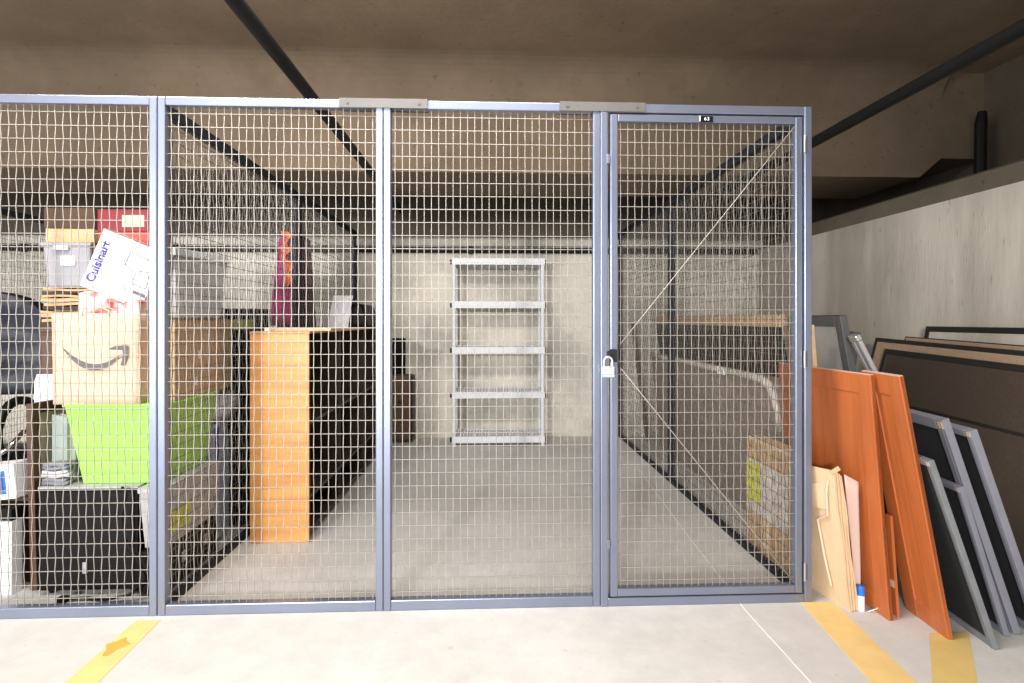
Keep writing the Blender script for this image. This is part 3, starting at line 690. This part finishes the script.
# grey window screens
def screen_frame(name, label, B, ang, dd, h, w, fw, m, infill, mid=None, th=.022, cat='window screen', corner='cardl', glazing=False):
    mx, L = lean(B, ang, dd, h)
    t = thing(name, label, cat, mx=mx)
    for a in ((0, fw, 0, L), (w - fw, w, 0, L)):
        s = MB().box(a[0], a[1], -th, 0, a[2], a[3]).build('stile', m, t, bevel=.003)
        MB().box(a[0] + fw * .3, a[0] + fw * .42, -.0005, .0016, .0, L).build('groove_bead', m, s)
    for a in ((fw, w - fw, L - fw, L), (fw, w - fw, 0, fw)): MB().box(a[0], a[1], -th, 0, a[2], a[3]).build('rail', m, t, bevel=.003)
    if mid: MB().box(fw, w - fw, -th, 0, mid - fw / 2, mid + fw / 2).build('rail', m, t, bevel=.003)
    MB().box(fw * .8, w - fw * .8, -th * .6, -th * .45, fw * .8, L - fw * .8).build('glass' if glazing else 'screen_mesh', infill, t)
    if corner:
        for x in (.004, w - fw + .004): MB().box(x, x + fw * .55, -.002, .0012, L - fw * .8, L - fw * .2).build('corner_key', corner, t)
    return t
screen_frame('window_screen', 'grey metal window screen nearest the orange panels', (1.884, 2.032), 85, .235, .70, .42, .026, 'mgreyfr', 'screen')
screen_frame('window_screen', 'short grey window screen, second from the orange panels', (2.005, 2.115), 84, .17, .575, .46, .024, 'greyfr', 'screen')
screen_frame('window_screen', 'wide framed grey window screen, third from the orange panels', (2.052, 2.125), 84, .27, .835, .50, .046, 'greyfr', 'screen', th=.03)
screen_frame('window_screen', 'outermost grey window screen, farthest right of the row', (2.118, 2.08), 84, .262, .80, .21, .03, 'greyfr', 'screen', th=.03)
screen_frame('storm_window', 'dark grey window sash with clear pane behind the cherry panels', (1.945, 2.70), 88, .22, 1.25, .52, .055, 'dgreyfr', 'glass', th=.035, cat='window sash', corner=None, glazing=True)
mx, L = lean((2.32, 2.57), 90, .60, 1.15)
t = thing('sliding_track', 'pale aluminium sliding track leaning behind the cherry panels', 'metal track', mx=mx)
MB().tube([(.0, 0, 0), (.0, 0, L - .02)], .014, 12).build('track_rail', 'alu', t); MB().tube([(.035, .0, 0), (.035, .0, L)], .014, 12).build('track_rail', 'alu', t)
MB().box(.0, .035, -.008, .006, 0, L - .02).build('track_web', 'alu', t); MB().box(-.012, .047, -.014, .014, L - .02, L + .012).build('end_cap', 'alu', t, bevel=.006)
t = thing('dark_bar', 'dark metal bar crossing behind the clear pane', 'bar', mx=Matrix.Translation((2.0, 3.265, .0)))
MB().tube([(.0, 0, .02), (.16, -.02, 1.16)], .03, 4).build('bar_body', 'dgreyfr', t)
mx, L = lean((1.72, 2.78), 90, .10, 1.2)
t = thing('tan_plank', 'pale tan plank leaning by the right corner post', 'plank', mx=mx)
MB().box(0, .05, -.02, 0, 0, L).build('plank_body', 'tanwood', t, bevel=.002); MB().box(-.0005, .0505, -.0205, .0005, L, L + .004).build('cut_end', 'cardl', t)

# long wrapped mattress behind the side partition
mx, L = lean((1.66, 3.02), 90, .09, .90)
t = thing('wrapped_mattress', 'long grey brown mattress in clear wrap leaning on the right partition', 'mattress', mx=mx)
mm = MB()
pr_ = [(.0, .06), (.02, .015), (.05, 0), (2.32, 0), (2.36, .02), (2.38, .06), (2.38, L - .03), (2.35, L), (.14, L - .01), (.08, L - .03), (.035, L - .08), (.01, L - .16), (0, L - .26)]
mm.prism(pr_, -.11, 0, 'y').build('mattress_body', 'quilt', t, bevel=.012, seg=3)
edge = [(2.34, .004, L - .004), (1.9, .008, L - .002), (1.4, .006, L + .002), (.9, .009, L - .004), (.5, .007, L), (.15, .008, L - .008), (.08, .007, L - .03), (.035, .006, L - .08), (.012, .006, L - .16), (.004, .005, L - .28)]
MB().tube(edge, [.016, .022, .017, .024, .018, .026, .024, .022, .018, .012], 8).build('wrap_edge', 'plast', t, smooth=True)
MB().sheet(lambda u, v: (.62 + .12 * u, .0235 + .004 * math.sin(9 * u), L - .028 + .05 * v), 5, 4, .003, (0, 1, 0)).build('tape_patch', 'white', t)
# flat carton between partition and panel
t = thing('shipping_carton', 'tan shipping carton with yellow label behind the lower door mesh', 'box', (1.475, 2.845, 0), 1)
MB().box(-.05, .035, -.215, .215, 0, .58).build('body', 'card', t, bevel=.005)
MB().box(-.051, .036, -.216, .216, .58, .60).build('top_flap', 'cardl', t, bevel=.002)
MB().box(-.0535, -.05, -.21, .21, .2, .48).build('faded_side', 'plast', t); MB().box(-.055, -.0535, .06, .21, .26, .47).build('yellow_label', 'yellow', t)
MB().box(-.053, -.05, -.02, .02, .0, .2).build('tape', 'cardl', t)
mx, L = lean((1.63, 5.72), 90, .15, 1.19)
t = thing('brown_plank', 'brown plank leaning at the far end by the back wall', 'plank', mx=mx)
MB().box(0, .09, -.022, 0, 0, L).build('plank_body', 'brownwood', t, bevel=.003); MB().box(0.01, .08, .0, .001, L * .4, L * .42).build('mark', 'cardl', t)
# tan-edged big screens behind the mattress
def big_screen(name, label, B, ang, dd, h, w, th, edge_m, face_m, fr=.05, cat='screen panel', mid=None, top_m=None):
    mx, L = lean(B, ang, dd, h)
    t = thing(name, label, cat, mx=mx)
    MB().box(.0, w, -th, -.012, .0, L).build('core', edge_m, t, bevel=.004)
    for a in ((0, w, L - fr, L + .002), (0, w, -.0, fr)): MB().box(a[0], a[1], -.012, 0, a[2], a[3]).build('trim_rail', 'blackfr', t, bevel=.003)
    if top_m: MB().box(.0, w, -th, .004, L + .002, L + .075).build('top_cap', top_m, t, bevel=.004)
    for a in ((0, fr, fr, L - fr), (w - fr, w, fr, L - fr)): MB().box(a[0], a[1], -.012, 0, a[2], a[3]).build('trim_stile', 'blackfr', t, bevel=.003)
    if mid: MB().box(fr, w - fr, -.012, 0, mid - .006, mid + .006).build('trim_rail', 'blackfr', t)
    MB().box(fr, w - fr, -.012, -.008, fr, L - fr).build('fabric_face', face_m, t)
    for a in ((0, w, L - .012, L + .002),): MB().box(a[0], a[1], -th - .012, -th, a[2] - fr + .012, a[3]).build('back_trim', 'blackfr', t)
    return t
big_screen('panel_screen', 'long dark panel with tan top edge behind the wrapped mattress', (1.95, 3.32), 90, .20, 1.185, 2.55, .05, 'tanfab', 'fabric', fr=.05, top_m='tanwood')

# big brown panels leaning on the right wall: mirrored frame (x towards the viewer, underside faces the wall)
def wall_panel(label, Bfar, Bnear, dd, h, th, trim, mid=None, edge='tanfab', face='fabric'):
    b = Vector((Bnear[0] - Bfar[0], Bnear[1] - Bfar[1], -Bfar[2])); w = b.length; u = b.normalized()
    n = Vector((-u.y, u.x, 0)).normalized()            # to the wall (right) when u points at the viewer
    s = (n * dd + Vector((0, 0, h))); s -= u * s.dot(u); L = s.length; s.normalize(); y = s.cross(u)   # y = into the wall side
    z0 = Bfar[2]
    mx = Matrix(((u.x, y.x, s.x, Bfar[0]), (u.y, y.y, s.y, Bfar[1]), (u.z, y.z, s.z, z0), (0, 0, 0, 1)))
    t = thing('wall_screen', label, 'screen panel', mx=mx)
    MB().box(0.004, w - .004, .012, th, .004, L - .004).build('core', edge, t, bevel=.003)
    MB().box(trim * .8, w - trim * .8, .004, .012, trim * .8, L - trim * .8).build('fabric_face', face, t)
    for y0, y1 in ((0, .014), (th, th + .014)):
        for a in ((0, w, L - trim, L), (0, w, 0, trim)): MB().box(a[0], a[1], y0, y1, a[2], a[3]).build('trim_rail', 'blackfr', t, bevel=.003)
        for a in ((0, trim, trim, L - trim), (w - trim, w, trim, L - trim)): MB().box(a[0], a[1], y0, y1, a[2], a[3]).build('trim_stile', 'blackfr', t, bevel=.003)
    if mid: MB().box(trim, w - trim, .0, .010, mid - .008, mid + .008).build('trim_rail', 'blackfr', t)
    return t
wall_panel('dark brown panel with black trim, frontmost of those on the right wall', (2.27, 3.53, .06), (2.27, 1.75), .25, .99, .03, .034, mid=.70)
wall_panel('tan brown panel with black trim standing just behind the dark brown one', (2.33, 3.70, .06), (2.33, 1.75), .25, 1.055, .03, .026, face='tanfab')
wall_panel('tan edged panel, third from the front on the right wall', (2.46, 3.60, .05), (2.46, 1.75), .25, 1.075, .03, .006, face='tanfab')
wall_panel('black framed panel farthest back, touching the right wall', (2.60, 3.52, .0), (2.60, 1.75), .21, 1.19, .02, .035, face='wallr', edge='blackfr')

# ------------------------------------------------------------------ light
def area(name, loc, target, sx, sy, power, col):
    l = bpy.data.lights.new(name, 'AREA'); l.shape = 'RECTANGLE'; l.size = sx; l.size_y = sy; l.energy = power; l.color = col
    o = bpy.data.objects.new(name, l); COL.objects.link(o); o.location = loc
    o.rotation_euler = (Vector(target) - Vector(loc)).to_track_quat('-Z', 'Y').to_euler()
    return o
area('garage_opening', (-4.4, -5.6, 1.15), (-.6, 5.0, .9), 5.4, 1.7, 260, (.90, .95, 1.0))
area('added_side_fill', (-6.8, .2, 1.15), (0., 3.4, 1.9), 3.4, 2.0, 95, (.97, .98, 1.0))  # added fill, brightens the ceiling and beam at left
area('added_fill_strip', (-2.6, -5.3, 2.15), (-.4, 5.5, 1.0), 4.2, .08, 330, (.98, .98, .99))  # added fill, low enough to miss the beam and reach the back
area('hung_lamp', (-2.4, -5.2, 2.15), (-.1, 5.5, .9), .3, .08, 400, (1, .97, .94))
area('ceiling_tube_light', (-.9, 1.75, 3.12), (-.8, 2.7, 0), 3.0, .25, 138, (1, .965, .92))
wd = bpy.data.worlds.new('world'); SC.world = wd; wd.use_nodes = True
wd.node_tree.nodes['Background'].inputs[0].default_value = (.95, .97, 1, 1)
wd.node_tree.nodes['Background'].inputs[1].default_value = .12

# ------------------------------------------------------------------ camera
cam = bpy.data.cameras.new('camera'); co = bpy.data.objects.new('camera', cam); COL.objects.link(co)
cam.sensor_width = 36; cam.sensor_fit = 'HORIZONTAL'; cam.lens = 36 * 566 / 1024
cam.shift_y = -(341.5 - 320) / 1024
cam.clip_start = .05
co.location = (0, 0, 1.23); co.rotation_euler = (R(90), 0, -math.atan2(24, 566))
SC.camera = co
vs_ = SC.view_settings
vs_.view_transform = 'Standard'; vs_.look = 'None'; vs_.exposure = .0; vs_.gamma = 1.; vs_.use_curve_mapping = False
